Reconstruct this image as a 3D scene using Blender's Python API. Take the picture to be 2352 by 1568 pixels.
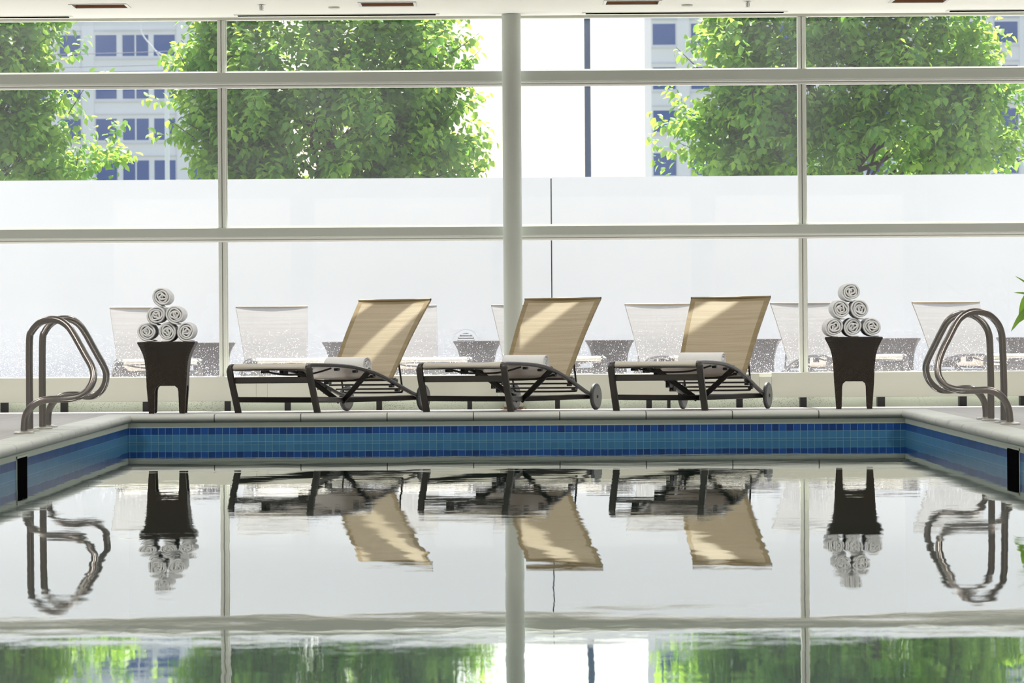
import bpy, math, random
import numpy as np
from mathutils import Vector, Matrix

for o in list(bpy.data.objects):
    bpy.data.objects.remove(o)
SC = bpy.context.scene
COL = SC.collection
PI = math.pi
# ------------------------------------------------------------------ camera
F = 7567.0; CAMZ = 0.863; VX = 1156.0; VY = 735.0; ROLL = 0.0067
cd = bpy.data.cameras.new('camera'); cam = bpy.data.objects.new('camera', cd); COL.objects.link(cam)
cr, sr = math.cos(ROLL), math.sin(ROLL)
cam.matrix_world = Matrix(((cr, sr, 0, 0), (0, 0, -1, 0), (-sr, cr, 0, CAMZ), (0, 0, 0, 1)))
cd.sensor_width = 36.0; cd.lens = F / 2352 * 36
cd.shift_x = (1176 - VX) / 2352; cd.shift_y = -(784 - VY) / 2352
cd.clip_start = 0.1; cd.clip_end = 2000
cd.dof.use_dof = True; cd.dof.focus_distance = 24.3; cd.dof.aperture_fstop = 8.0
SC.camera = cam
# ------------------------------------------------------------------ light
SUNK = 2.10                      # sun drop per metre towards the room
w = bpy.data.worlds.new('sky'); SC.world = w; w.use_nodes = True
nt = w.node_tree; nt.nodes.clear()
sky = nt.nodes.new('ShaderNodeTexSky'); sky.sky_type = 'NISHITA'; sky.sun_disc = False
sky.sun_elevation = math.atan(SUNK); sky.sun_rotation = 0.0
sky.air_density = 1.0; sky.dust_density = 2.5; sky.ozone_density = 1.0
bg = nt.nodes.new('ShaderNodeBackground'); bg.inputs[1].default_value = 0.40
wo = nt.nodes.new('ShaderNodeOutputWorld')
wb = nt.nodes.new('ShaderNodeMix'); wb.data_type = 'RGBA'; wb.blend_type = 'MULTIPLY'; wb.inputs[0].default_value = 1.0
wb.inputs[7].default_value = (1.09, 0.97, 0.87, 1)       # white balance of the daylight
nt.links.new(sky.outputs[0], wb.inputs[6]); nt.links.new(wb.outputs[2], bg.inputs[0]); nt.links.new(bg.outputs[0], wo.inputs[0])
sl = bpy.data.lights.new('sun', 'SUN'); sl.energy = 13.5; sl.angle = math.radians(0.55); sl.color = (1, 0.96, 0.88)
so = bpy.data.objects.new('sun', sl); COL.objects.link(so)
so.rotation_euler = Vector((-0.03, -1.0, -SUNK)).to_track_quat('-Z', 'Y').to_euler()
so.location = (0, 40, 30)
for yy in (3.5, 8.5, 13.5, 18.0, 22.0):  # unseen fill lights, added under the ceiling to brighten the hall
    for xx in (-4.6, -1.6, 1.6, 4.6):
        al = bpy.data.lights.new('ceiling_fill', 'AREA'); al.shape = 'RECTANGLE'; al.size = 0.9; al.size_y = 0.5
        al.energy = 50.0; al.color = (1.0, 0.97, 0.90); al.spread = math.radians(160)
        ao = bpy.data.objects.new('ceiling_fill', al); COL.objects.link(ao); ao.location = (xx, yy, 3.285)
SC.view_settings.view_transform = 'Standard'; SC.view_settings.look = 'None'
SC.view_settings.exposure = 0.0; SC.view_settings.gamma = 1.0; SC.view_settings.use_curve_mapping = False
SC.cycles.caustics_reflective = False; SC.cycles.caustics_refractive = False
SC.cycles.transparent_max_bounces = 16


def at(px, py, Y):
    """world point seen at photo pixel (px, py) at distance Y"""
    x = px - ROLL * (py - 784); y = py + ROLL * (px - 1176)
    return Vector(((x - VX) * Y / F, Y, CAMZ - (y - VY) * Y / F))


# ------------------------------------------------------------------ materials
MATS = {}


def mat(name, color=(.8, .8, .8), rough=.5, metal=0., spec=.5, **kw):
    m = bpy.data.materials.new(name); m.use_nodes = True
    b = m.node_tree.nodes['Principled BSDF']
    b.inputs['Base Color'].default_value = (*color, 1); b.inputs['Roughness'].default_value = rough
    b.inputs['Metallic'].default_value = metal; b.inputs['Specular IOR Level'].default_value = spec
    MATS[name] = m
    return m


class N:
    """small node helper"""
    def __init__(s, m, clear=False):
        s.m = m; s.t = m.node_tree
        if clear: s.t.nodes.clear()
    def n(s, typ, ins=None, **props):
        nd = s.t.nodes.new(typ)
        for k, v in props.items(): setattr(nd, k, v)
        for k, v in (ins or {}).items():
            if isinstance(v, bpy.types.NodeSocket): s.t.links.new(v, nd.inputs[k])
            else:
                sock = nd.inputs[k]
                if sock.type == 'RGBA' and len(v) == 3: v = (*v, 1)
                sock.default_value = v
        return nd
    def math(s, op, a, b=0., c=None):
        ins = {0: a, 1: b}
        if c is not None: ins[2] = c
        return s.n('ShaderNodeMath', ins, operation=op).outputs[0]
    def mix(s, f, a, b):
        nd = s.n('ShaderNodeMix', data_type='RGBA')
        for i, v in ((0, f), (6, a), (7, b)):
            if isinstance(v, bpy.types.NodeSocket): s.t.links.new(v, nd.inputs[i])
            else: nd.inputs[i].default_value = v if i == 0 else (*v, 1)
        return nd.outputs[2]
    def geo(s): return s.n('ShaderNodeNewGeometry').outputs['Position']
    def obj(s): return s.n('ShaderNodeTexCoord').outputs['Object']
    def xyz(s, v): return s.n('ShaderNodeSeparateXYZ', {0: v}).outputs
    def comb(s, x=0., y=0., z=0.): return s.n('ShaderNodeCombineXYZ', {0: x, 1: y, 2: z}).outputs[0]
    def noise(s, v, scale, detail=3., rough=.5):
        return s.n('ShaderNodeTexNoise', {'Vector': v, 'Scale': scale, 'Detail': detail, 'Roughness': rough}).outputs[0]
    def ramp(s, f, stops):
        r = s.n('ShaderNodeValToRGB', {0: f}); e = r.color_ramp.elements
        while len(e) < len(stops): e.new(0.5)
        for q, (p, c) in zip(e, stops): q.position = p; q.color = (*c, 1) if len(c) == 3 else c
        return r.outputs[0]
    def bump(s, h, strength=.3, dist=.002):
        return s.n('ShaderNodeBump', {'Height': h, 'Strength': strength, 'Distance': dist}).outputs[0]
    def base(s, c): s.t.links.new(c, s.t.nodes['Principled BSDF'].inputs['Base Color'])
    def set(s, k, v): s.t.links.new(v, s.t.nodes['Principled BSDF'].inputs[k])


def grime(m, c0, c1, scale=2., bump=0.):
    q = N(m); p = q.obj(); f = q.noise(p, scale, 5.)
    q.base(q.mix(f, c0, c1))
    if bump: q.set('Normal', q.bump(q.noise(p, 180., 3.), .4, bump))
    return m


M_white = grime(mat('white_paint', rough=.45), (.66, .67, .59), (.72, .73, .66), 1.5)
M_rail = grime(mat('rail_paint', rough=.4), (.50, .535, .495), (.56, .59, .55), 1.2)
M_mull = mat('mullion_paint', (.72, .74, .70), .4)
M_bead = mat('bead_lit_white', (.93, .93, .91), .4)  # whiter than the rails: light on the lips put into the colour
M_ceil = grime(mat('ceiling_paint', rough=.8), (.86, .86, .82), (.90, .90, .86), .8)
M_wallp = mat('wall_paint', (.72, .71, .66), .8)
M_outwall = grime(mat('render_white', rough=.9), (.74, .735, .715), (.78, .775, .755), .7)
M_dark = mat('shadow_gap', (.004, .004, .005), .9, spec=0.)
M_black = mat('black_metal', (.018, .018, .02), .5)
M_rust = mat('rust', (.16, .09, .05), .9)
M_bronze = mat('bronze_reflector', (.30, .12, .05), .35, .3)
M_alu = mat('trim_metal', (.62, .62, .60), .35, .6)
M_frame = grime(mat('lounger_frame', rough=.38), (.024, .020, .017), (.036, .031, .026), 8.)
M_rubber = mat('rubber_tyre', (.045, .047, .05), .5)
M_hub = mat('wheel_hub', (.13, .13, .12), .45)
M_clip = mat('clip_plastic', (.02, .02, .02), .4)

# brushed stainless handrail
M_steel = mat('stainless_steel', (.22, .20, .19), .30, 1.)
M_flange = mat('flange_steel', (.55, .54, .5), .3, 1.)

# concrete kerb with speckle
m = mat('speckled_concrete', rough=.85); q = N(m); p = q.obj()
sp = q.math('GREATER_THAN', q.noise(p, 130., 2.), .60)
blot = q.noise(p, 2.5, 4.)
sp2 = q.math('MULTIPLY', sp, q.n('ShaderNodeMapRange', {0: blot, 1: .38, 2: .62}).outputs[0])
q.base(q.mix(q.math('MULTIPLY', sp2, .6), q.mix(blot, (.58, .64, .58), (.72, .76, .70)), (.14, .15, .12))); M_kerb = m

# deck paving
m = mat('deck_paving', rough=.62, spec=.35); q = N(m); g = q.xyz(q.geo())
gx = q.math('ABSOLUTE', q.math('SUBTRACT', q.math('FRACT', q.math('DIVIDE', q.math('ADD', g[0], 20.), 0.61)), .5))
gy = q.math('ABSOLUTE', q.math('SUBTRACT', q.math('FRACT', q.math('DIVIDE', q.math('ADD', g[1], 20.), 0.61)), .5))
jt = q.math('GREATER_THAN', q.math('MAXIMUM', gx, gy), .493)
nz = q.noise(q.geo(), 3., 5.); nf = q.noise(q.geo(), 90., 3.)
c = q.mix(nz, (.29, .28, .28), (.37, .36, .36)); c = q.mix(q.math('MULTIPLY', nf, .35), c, (.30, .28, .27))
q.base(q.mix(jt, c, (.24, .23, .22))); q.set('Normal', q.bump(nf, .3, .002)); M_deck = m

# coping stone
m = mat('coping_stone', rough=.5, spec=.4); q = N(m); p = q.geo()
n1 = q.noise(p, 1.7, 5.); n2 = q.noise(p, 60., 3.)
dots = q.math('GREATER_THAN', q.noise(p, 160., 1.), .70)
c = q.mix(n1, (.39, .41, .38), (.49, .49, .465)); c = q.mix(q.math('MULTIPLY', n2, .3), c, (.38, .40, .37))
q.base(q.mix(q.math('MULTIPLY', dots, .45), c, (.16, .17, .14))); M_coping = m
M_mortar = mat('mortar', (.10, .10, .09), .9)
M_strip = grime(mat('pool_render', rough=.7), (.44, .49, .43), (.52, .56, .49), 3.)


def tile_mat(name, axis):
    m = mat(name, rough=.3, spec=.25); q = N(m); g = q.xyz(q.geo()); S = .0509
    h = q.math('DIVIDE', q.math('ADD', g[axis], 10.), S); v = q.math('DIVIDE', q.math('ADD', g[2], 2. * S * 20 - .1105 % S), S)
    ih = q.math('FLOOR', h); iv = q.math('FLOOR', v)
    fh = q.math('ABSOLUTE', q.math('SUBTRACT', q.math('FRACT', h), .5)); fv = q.math('ABSOLUTE', q.math('SUBTRACT', q.math('FRACT', v), .5))
    gr = q.math('GREATER_THAN', q.math('MAXIMUM', fh, fv), .472)
    wn = q.n('ShaderNodeTexWhiteNoise', {'Vector': q.comb(ih, iv, 3.)}, noise_dimensions='3D').outputs[0]
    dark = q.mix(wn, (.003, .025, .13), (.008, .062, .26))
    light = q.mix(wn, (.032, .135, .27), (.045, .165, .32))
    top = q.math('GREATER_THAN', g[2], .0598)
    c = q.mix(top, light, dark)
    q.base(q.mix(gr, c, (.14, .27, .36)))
    return m


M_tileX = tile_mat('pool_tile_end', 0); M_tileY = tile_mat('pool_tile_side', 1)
M_basin = grime(mat('pool_plaster', rough=.7), (.13, .27, .25), (.16, .32, .29), 1.)

# water: fresnel mirror over a tinted view of the basin, with faint ripples
m = bpy.data.materials.new('pool_water'); m.use_nodes = True; q = N(m, True); p = q.geo()
long = q.n('ShaderNodeMapping', {'Vector': p, 'Scale': (1., 1.0, 1.)}).outputs[0]
w1 = q.n('ShaderNodeTexNoise', {'Vector': long, 'Scale': 1.25, 'Detail': 2., 'Roughness': .45}).outputs[0]
w2 = q.n('ShaderNodeTexNoise', {'Vector': p, 'Scale': 7.5, 'Detail': 2., 'Roughness': .5}).outputs[0]
w3 = q.n('ShaderNodeTexNoise', {'Vector': p, 'Scale': 26., 'Detail': 2., 'Roughness': .5}).outputs[0]
xyz = q.xyz(p)
# livelier band where the return jets stir the surface
bandn = q.n('ShaderNodeMapRange', {0: q.noise(q.n('ShaderNodeMapping', {'Vector': p, 'Scale': (.22, .45, 1.)}).outputs[0], 1., 2.), 1: .42, 2: .66}).outputs[0]
amp3 = q.math('MULTIPLY_ADD', bandn, .00011, .00001)
w4 = q.n('ShaderNodeTexNoise', {'Vector': q.n('ShaderNodeMapping', {'Vector': p, 'Scale': (1.1, 3.4, 1.)}).outputs[0], 'Scale': 1., 'Detail': 2.5, 'Roughness': .6}).outputs[0]
w1 = q.math('ADD', q.math('MULTIPLY', w1, 1.25), q.math('MULTIPLY', w4, q.math('MULTIPLY_ADD', bandn, .30, .22)))
hgt = q.math('ADD', q.math('MULTIPLY', w1, .00105), q.math('ADD', q.math('MULTIPLY', w2, q.math('MULTIPLY_ADD', bandn, .00016, .00008)), q.math('MULTIPLY', w3, amp3)))
nrm = q.n('ShaderNodeBump', {'Height': hgt, 'Strength': 1., 'Distance': 1.}).outputs[0]
fr = q.n('ShaderNodeFresnel', {'IOR': 1.333, 'Normal': nrm}).outputs[0]
fr = q.math('MULTIPLY_ADD', fr, .50, .50)
gl = q.n('ShaderNodeBsdfGlossy', {'Color': (.95, .97, .96), 'Roughness': 0.0, 'Normal': nrm}).outputs[0]
tr = q.n('ShaderNodeBsdfTransparent', {'Color': (.42, .68, .64)}).outputs[0]
mx = q.n('ShaderNodeMixShader', {0: fr, 1: tr, 2: gl}).outputs[0]
q.n('ShaderNodeOutputMaterial', {0: mx}); M_water = m


def glass_mat(name, dirt, spots):
    m = bpy.data.materials.new(name); m.use_nodes = True; q = N(m, True); p = q.geo(); g = q.xyz(p)
    fr = q.n('ShaderNodeFresnel', {'IOR': 1.5}).outputs[0]
    gl = q.n('ShaderNodeBsdfGlossy', {'Color': (1, 1, 1), 'Roughness': 0.0}).outputs[0]
    tr = q.n('ShaderNodeBsdfTransparent', {'Color': (.93, .96, .95)}).outputs[0]
    clear = q.n('ShaderNodeMixShader', {0: fr, 1: tr, 2: gl}).outputs[0]
    film = q.n('ShaderNodeBsdfTranslucent', {'Color': (.86, .88, .95)}).outputs[0]
    n1 = q.noise(p, 1.1, 4.)
    cov = q.math('MULTIPLY', n1, dirt)
    if spots:
        low = q.n('ShaderNodeMapRange', {0: g[2], 1: 1.15, 2: .42}).outputs[0]
        cov = q.math('MULTIPLY', q.math('ADD', cov, .02), q.math('MULTIPLY_ADD', low, 1.5, .3))
        st = q.n('ShaderNodeMapping', {'Vector': p, 'Scale': (1., 1., .6)}).outputs[0]
        dn = q.n('ShaderNodeTexVoronoi', {'Vector': st, 'Scale': 150., 'Randomness': 1.}, feature='F1')
        rnd = q.xyz(dn.outputs['Color'])[0]
        siz = q.math('MULTIPLY', rnd, .40)
        dot = q.math('LESS_THAN', dn.outputs['Distance'], q.math('MULTIPLY', siz, low))
        cov = q.math('MAXIMUM', cov, q.math('MULTIPLY', dot, .75))
    else:
        st = q.n('ShaderNodeTexVoronoi', {'Vector': p, 'Scale': 55.}, feature='F1')
        rnd = q.xyz(st.outputs['Color'])[0]
        dot = q.math('MULTIPLY', q.math('LESS_THAN', st.outputs['Distance'], .06), q.math('GREATER_THAN', rnd, .8))
        cov = q.math('MAXIMUM', cov, q.math('MULTIPLY', dot, .5))
    mx = q.n('ShaderNodeMixShader', {0: cov, 1: clear, 2: film}).outputs[0]
    q.n('ShaderNodeOutputMaterial', {0: mx})
    return m


M_glassU = glass_mat('upper_glass', .05, False); M_glassL = glass_mat('spray_spotted_glass', .055, True)


def sling_mat(name, c0, c1, transl, holes, pale=None):
    m = bpy.data.materials.new(name); m.use_nodes = True; q = N(m, True); g = q.xyz(q.obj())
    # woven rows: u across the sling, row along its length (y and z both run along it)
    row = q.math('MULTIPLY', q.math('ADD', g[1], q.math('MULTIPLY', g[2], 1.0)), 1.)
    wob = q.math('MULTIPLY', q.math('SINE', q.math('MULTIPLY', g[0], 420.)), .0012)
    fine = q.math('SINE', q.math('MULTIPLY', q.math('ADD', row, wob), 430.))
    cross = q.math('SINE', q.math('MULTIPLY', g[0], 840.))
    band = q.noise(q.comb(q.math('MULTIPLY', g[0], 1.2), q.math('MULTIPLY', row, 26.), 0.), 1., 3.)
    f = q.math('MULTIPLY_ADD', fine, .22, q.math('MULTIPLY_ADD', cross, .12, q.math('MULTIPLY_ADD', band, 1.2, -.1)))
    f = q.n('ShaderNodeClamp', {0: f}).outputs[0]
    col = q.mix(f, c0, c1)
    dc = q.mix(f, *pale) if pale else col
    d = q.n('ShaderNodeBsdfDiffuse', {'Color': dc}).outputs[0]
    t = q.n('ShaderNodeBsdfTranslucent', {'Color': col}).outputs[0]
    a = q.n('ShaderNodeMixShader', {0: transl, 1: d, 2: t}).outputs[0]
    gl = q.n('ShaderNodeBsdfGlossy', {'Color': (.9, .9, .9), 'Roughness': .35}).outputs[0]
    frn = q.n('ShaderNodeFresnel', {'IOR': 1.5}).outputs[0]
    a = q.n('ShaderNodeMixShader', {0: q.math('MULTIPLY', frn, 1.0), 1: a, 2: gl}).outputs[0]
    tr = q.n('ShaderNodeBsdfTransparent', {}).outputs[0]
    hole = q.math('MULTIPLY', q.math('GREATER_THAN', q.math('MULTIPLY', fine, cross), .45), holes)
    a = q.n('ShaderNodeMixShader', {0: hole, 1: a, 2: tr}).outputs[0]
    q.n('ShaderNodeOutputMaterial', {0: a})
    return m


M_sling = sling_mat('beige_sling', (.50, .32, .13), (.86, .64, .34), .36, .5, ((.46, .37, .24), (.74, .66, .50)))
M_seat = sling_mat('lit_seat_sling', (.50, .32, .13), (.86, .64, .34), .3, .3, ((.58, .53, .45), (.84, .79, .70)))  # same fabric as the backrest, paler to carry the light on the seat
M_slingO = sling_mat('shaded_sling', (.35, .34, .325), (.49, .475, .455), .20, .3)  # outdoor backrests: shade and blue sky tint put into the sling colour
M_hem = sling_mat('beige_sling_hem', (.28, .21, .11), (.46, .36, .20), .3, .0)

m = mat('towel_cotton', (.80, .80, .81), .95, spec=.1); q = N(m)
q.set('Normal', q.bump(q.noise(q.obj(), 260., 3.), .9, .004)); M_towel = m
m.node_tree.nodes['Principled BSDF'].inputs['Sheen Weight'].default_value = .3

# herringbone wicker
m = mat('brown_wicker', rough=.45, spec=.4); q = N(m); g = q.xyz(q.obj())
hx = q.math('ABSOLUTE', g[0]); hy = q.math('ABSOLUTE', g[1])
nx = q.n('ShaderNodeNewGeometry').outputs['Normal']
dg = q.math('ADD', g[2], q.math('ADD', hx, hy))
s1 = q.math('SINE', q.math('MULTIPLY', dg, 520.))
s2 = q.math('SINE', q.math('MULTIPLY', q.math('SUBTRACT', g[2], q.math('ADD', hx, hy)), 800.))
hh = q.math('MULTIPLY_ADD', s1, .6, q.math('MULTIPLY', s2, .4))
q.base(q.mix(q.n('ShaderNodeMapRange', {0: hh, 1: -1., 2: 1.}).outputs[0], (.008, .005, .003), (.070, .050, .035)))
q.set('Normal', q.bump(hh, .9, .004)); M_wicker = m


def leaf_mat(name, c0, c1, tl):
    m = bpy.data.materials.new(name); m.use_nodes = True; q = N(m, True)
    at_ = q.n('ShaderNodeAttribute', attribute_name='tint').outputs['Fac']
    col = q.mix(at_, c0, c1)
    d = q.n('ShaderNodeBsdfPrincipled', {'Base Color': col, 'Roughness': .38, 'Specular IOR Level': .45}).outputs[0]
    t = q.n('ShaderNodeBsdfTranslucent', {'Color': q.mix(at_, tl[0], tl[1])}).outputs[0]
    a = q.n('ShaderNodeMixShader', {0: .5, 1: d, 2: t}).outputs[0]
    q.n('ShaderNodeOutputMaterial', {0: a})
    return m


M_leaf = leaf_mat('pear_leaf', (.055, .15, .04), (.15, .27, .06), ((.26, .58, .06), (.66, .88, .12)))
M_leaf2 = leaf_mat('plant_leaf', (.03, .10, .02), (.10, .22, .03), ((.16, .36, .03), (.34, .55, .06)))
M_bark = grime(mat('bark', rough=.9), (.03, .024, .022), (.06, .048, .04), 12.)
M_fac = grime(mat('facade_concrete', rough=.9), (.72, .71, .74), (.78, .77, .80), .12)
M_fac2 = mat('facade_ledge', (.64, .63, .67), .9)
M_win = mat('facade_glass', (.045, .10, .30), .25, 0., .4)
M_pole = mat('navy_pole', (.03, .055, .13), .5)
M_lamp = mat('pale_pole', (.60, .62, .66), .6)
M_terr = grime(mat('terrace_paving', rough=.8), (.50, .49, .48), (.58, .57, .56), 1.)
M_ground = mat('ground', (.22, .24, .18), .95)
M_pot = mat('plant_pot', (.10, .08, .07), .5); M_soil = mat('soil', (.03, .02, .015), 1.)


# ------------------------------------------------------------------ mesh helpers
class MB:
    def __init__(s): s.v = []; s.f = []; s.mi = []; s.mats = []
    def _m(s, m):
        if m not in s.mats: s.mats.append(m)
        return s.mats.index(m)
    def add(s, vs, fs, m):
        k = len(s.v); s.v += [tuple(v) for v in vs]; i = s._m(m)
        for f in fs: s.f.append(tuple(a + k for a in f)); s.mi.append(i)
        return s
    def box(s, x0, x1, y0, y1, z0, z1, m, bev=0.):
        if bev <= 0:
            v = [(x, y, z) for z in (z0, z1) for y in (y0, y1) for x in (x0, x1)]
            return s.add(v, [(0, 2, 3, 1), (4, 5, 7, 6), (0, 1, 5, 4), (2, 6, 7, 3), (0, 4, 6, 2), (1, 3, 7, 5)], m)
        b = min(bev, (x1 - x0) * .45, (y1 - y0) * .45, (z1 - z0) * .45)
        v = []; idx = {}
        for i, (X, sx) in enumerate(((x0, 1), (x1, -1))):
            for j, (Y, sy) in enumerate(((y0, 1), (y1, -1))):
                for k, (Z, sz) in enumerate(((z0, 1), (z1, -1))):
                    for a, pt in enumerate(((X, Y + sy * b, Z + sz * b), (X + sx * b, Y, Z + sz * b), (X + sx * b, Y + sy * b, Z))):
                        idx[i, j, k, a] = len(v); v.append(pt)
        f = []
        for i in (0, 1): f.append([idx[i, 0, 0, 0], idx[i, 1, 0, 0], idx[i, 1, 1, 0], idx[i, 0, 1, 0]][::(-1 if i == 0 else 1)])
        for j in (0, 1): f.append([idx[0, j, 0, 1], idx[1, j, 0, 1], idx[1, j, 1, 1], idx[0, j, 1, 1]][::(1 if j == 0 else -1)])
        for k in (0, 1): f.append([idx[0, 0, k, 2], idx[1, 0, k, 2], idx[1, 1, k, 2], idx[0, 1, k, 2]][::(-1 if k == 0 else 1)])
        for j in (0, 1):
            for k in (0, 1): f.append([idx[0, j, k, 1], idx[1, j, k, 1], idx[1, j, k, 2], idx[0, j, k, 2]])
        for i in (0, 1):
            for k in (0, 1): f.append([idx[i, 0, k, 0], idx[i, 1, k, 0], idx[i, 1, k, 2], idx[i, 0, k, 2]])
        for i in (0, 1):
            for j in (0, 1): f.append([idx[i, j, 0, 0], idx[i, j, 1, 0], idx[i, j, 1, 1], idx[i, j, 0, 1]])
        for i in (0, 1):
            for j in (0, 1):
                for k in (0, 1): f.append([idx[i, j, k, a] for a in range(3)])
        return s.add(v, f, m)
    def tube(s, pts, r, m, n=12, cap=True):
        """round tube through pts; r a number or a list"""
        P = [Vector(p) for p in pts]; L = len(P); rs = r if isinstance(r, (list, tuple)) else [r] * L
        T = [((P[min(i + 1, L - 1)] - P[max(i - 1, 0)]).normalized()) for i in range(L)]
        nrm = T[0].orthogonal().normalized(); V = []
        for i in range(L):
            nrm = (nrm - T[i] * nrm.dot(T[i])).normalized(); b = T[i].cross(nrm)
            for k in range(n):
                a = 2 * PI * k / n; V.append(P[i] + (nrm * math.cos(a) + b * math.sin(a)) * rs[i])
        Fs = [(i * n + k, i * n + (k + 1) % n, (i + 1) * n + (k + 1) % n, (i + 1) * n + k) for i in range(L - 1) for k in range(n)]
        if cap: Fs += [tuple(range(n))[::-1], tuple((L - 1) * n + k for k in range(n))]
        return s.add(V, Fs, m)
    def bar(s, pts, side, w, h, m, bev=.006):
        """rectangular bar through pts; side = direction of its width w; h across"""
        P = [Vector(p) for p in pts]; L = len(P); V = []; S0 = Vector(side)
        ws = w if isinstance(w, (list, tuple)) else [w] * L; hs = h if isinstance(h, (list, tuple)) else [h] * L
        for i in range(L):
            t = (P[min(i + 1, L - 1)] - P[max(i - 1, 0)]).normalized()
            sd = (S0 - t * S0.dot(t)).normalized(); nn = sd.cross(t)
            a, b = ws[i] / 2, hs[i] / 2; c = min(bev, a * .6, b * .6)
            for x, y in ((-a + c, -b), (a - c, -b), (a, -b + c), (a, b - c), (a - c, b), (-a + c, b), (-a, b - c), (-a, -b + c)):
                V.append(P[i] + sd * x + nn * y)
        n = 8
        Fs = [(i * n + k, i * n + (k + 1) % n, (i + 1) * n + (k + 1) % n, (i + 1) * n + k) for i in range(L - 1) for k in range(n)]
        Fs += [tuple(range(n))[::-1], tuple((L - 1) * n + k for k in range(n))]
        return s.add(V, Fs, m)
    def disc(s, c, axis, r, t, m, n=40, r2=None):
        """cylinder / rounded disc centred at c, along axis, thickness t"""
        c = Vector(c); a = Vector(axis).normalized(); r2 = r * .92 if r2 is None else r2
        return s.tube([c - a * t / 2, c - a * t * .3, c + a * t * .3, c + a * t / 2], [r2, r, r, r2], m, n)
    def lathe(s, prof, m, n=40, c=(0, 0, 0)):
        V = []
        for r, z in prof:
            for k in range(n):
                a = 2 * PI * k / n; V.append((c[0] + r * math.cos(a), c[1] + r * math.sin(a), c[2] + z))
        Fs = [(i * n + k, i * n + (k + 1) % n, (i + 1) * n + (k + 1) % n, (i + 1) * n + k) for i in range(len(prof) - 1) for k in range(n)]
        Fs += [tuple(range(n))[::-1], tuple((len(prof) - 1) * n + k for k in range(n))]
        return s.add(V, Fs, m)
    def build(s, name, parent=None, smooth=False, loc=None):
        me = bpy.data.meshes.new(name); me.from_pydata(s.v, [], s.f)
        for m in s.mats: me.materials.append(m)
        me.polygons.foreach_set('material_index', s.mi)
        me.validate(); me.update()
        import bmesh
        bm = bmesh.new(); bm.from_mesh(me); bmesh.ops.recalc_face_normals(bm, faces=bm.faces); bm.to_mesh(me); bm.free()
        if smooth:
            me.polygons.foreach_set('use_smooth', [True] * len(me.polygons))
            me.set_sharp_from_angle(angle=math.radians(42))
        o = bpy.data.objects.new(name, me); COL.objects.link(o)
        if parent: o.parent = parent
        if loc: o.location = loc
        return o


def tag(o, label=None, cat=None, group=None, kind=None):
    if label: o['label'] = label
    if cat: o['category'] = cat
    if group: o['group'] = group
    if kind: o['kind'] = kind
    return o


def empty(name, loc=(0, 0, 0), rot=(0, 0, 0)):
    o = bpy.data.objects.new(name, None); COL.objects.link(o); o.location = loc; o.rotation_euler = rot
    o.empty_display_size = .1
    return o


def kids(o): return [c for c in bpy.data.objects if c.parent == o]


def copy_tree(o, parent=None):
    c = o.copy(); COL.objects.link(c); c.parent = parent
    for ch in kids(o): copy_tree(ch, c)
    return c


def smoothpath(pts, n=8):
    """Catmull-Rom through pts"""
    P = [Vector(p) for p in pts]; out = []
    for i in range(len(P) - 1):
        a = P[max(i - 1, 0)]; b = P[i]; c = P[i + 1]; d = P[min(i + 2, len(P) - 1)]
        for k in range(n):
            t = k / n
            out.append(.5 * ((2 * b) + (c - a) * t + (2 * a - 5 * b + 4 * c - d) * t * t + (3 * b - a - 3 * c + d) * t ** 3))
    out.append(P[-1])
    return out


# ------------------------------------------------------------------ setting
PX0, PX1, PY0, PY1 = -2.68, 2.86, 2.5, 23.5      # pool
DZ = .205; SLOPE = .0195; CW = .17
RX0, RX1, RY0, RY1 = -7.0, 7.2, -3.0, 26.42      # room
CZ = 3.295


def deckz(x, y):
    d = max(PX0 - x, x - PX1, PY0 - y, y - PY1) - CW
    return DZ - SLOPE * min(max(d, 0), 2.75)


# deck: sloped ring round the coping
def ring(d, z, lim=True):
    x0, x1, y0, y1 = PX0 - d, PX1 + d, PY0 - d, PY1 + d
    return [(x0, y0, z), (x1, y0, z), (x1, y1, z), (x0, y1, z)]


r0 = ring(CW, DZ); D1 = 2.70 + CW - .02; r1 = ring(D1, DZ - SLOPE * (D1 - CW))
r2 = [(RX0 - .2, RY0 - .2, r1[0][2]), (RX1 + .2, RY0 - .2, r1[0][2]), (RX1 + .2, RY1 + .1, r1[0][2]), (RX0 - .2, RY1 + .1, r1[0][2])]
mb = MB(); V = r0 + r1 + r2
V += [(v[0], v[1], -.05) for v in r0] + [(v[0], v[1], -.05) for v in r2]
Fs = []
for a in (0, 4):
    for i in range(4): j = (i + 1) % 4; Fs.append((a + i, a + j, a + 4 + j, a + 4 + i))
for i in range(4):
    j = (i + 1) % 4; Fs += [(i, 12 + i, 12 + j, j), (8 + i, 8 + j, 16 + j, 16 + i), (12 + i, 16 + i, 16 + j, 12 + j)]
mb.add(V, Fs, M_deck)
tag(mb.build('floor'), 'pale grey paved pool deck falling gently away from the pool', 'floor', kind='structure')

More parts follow.
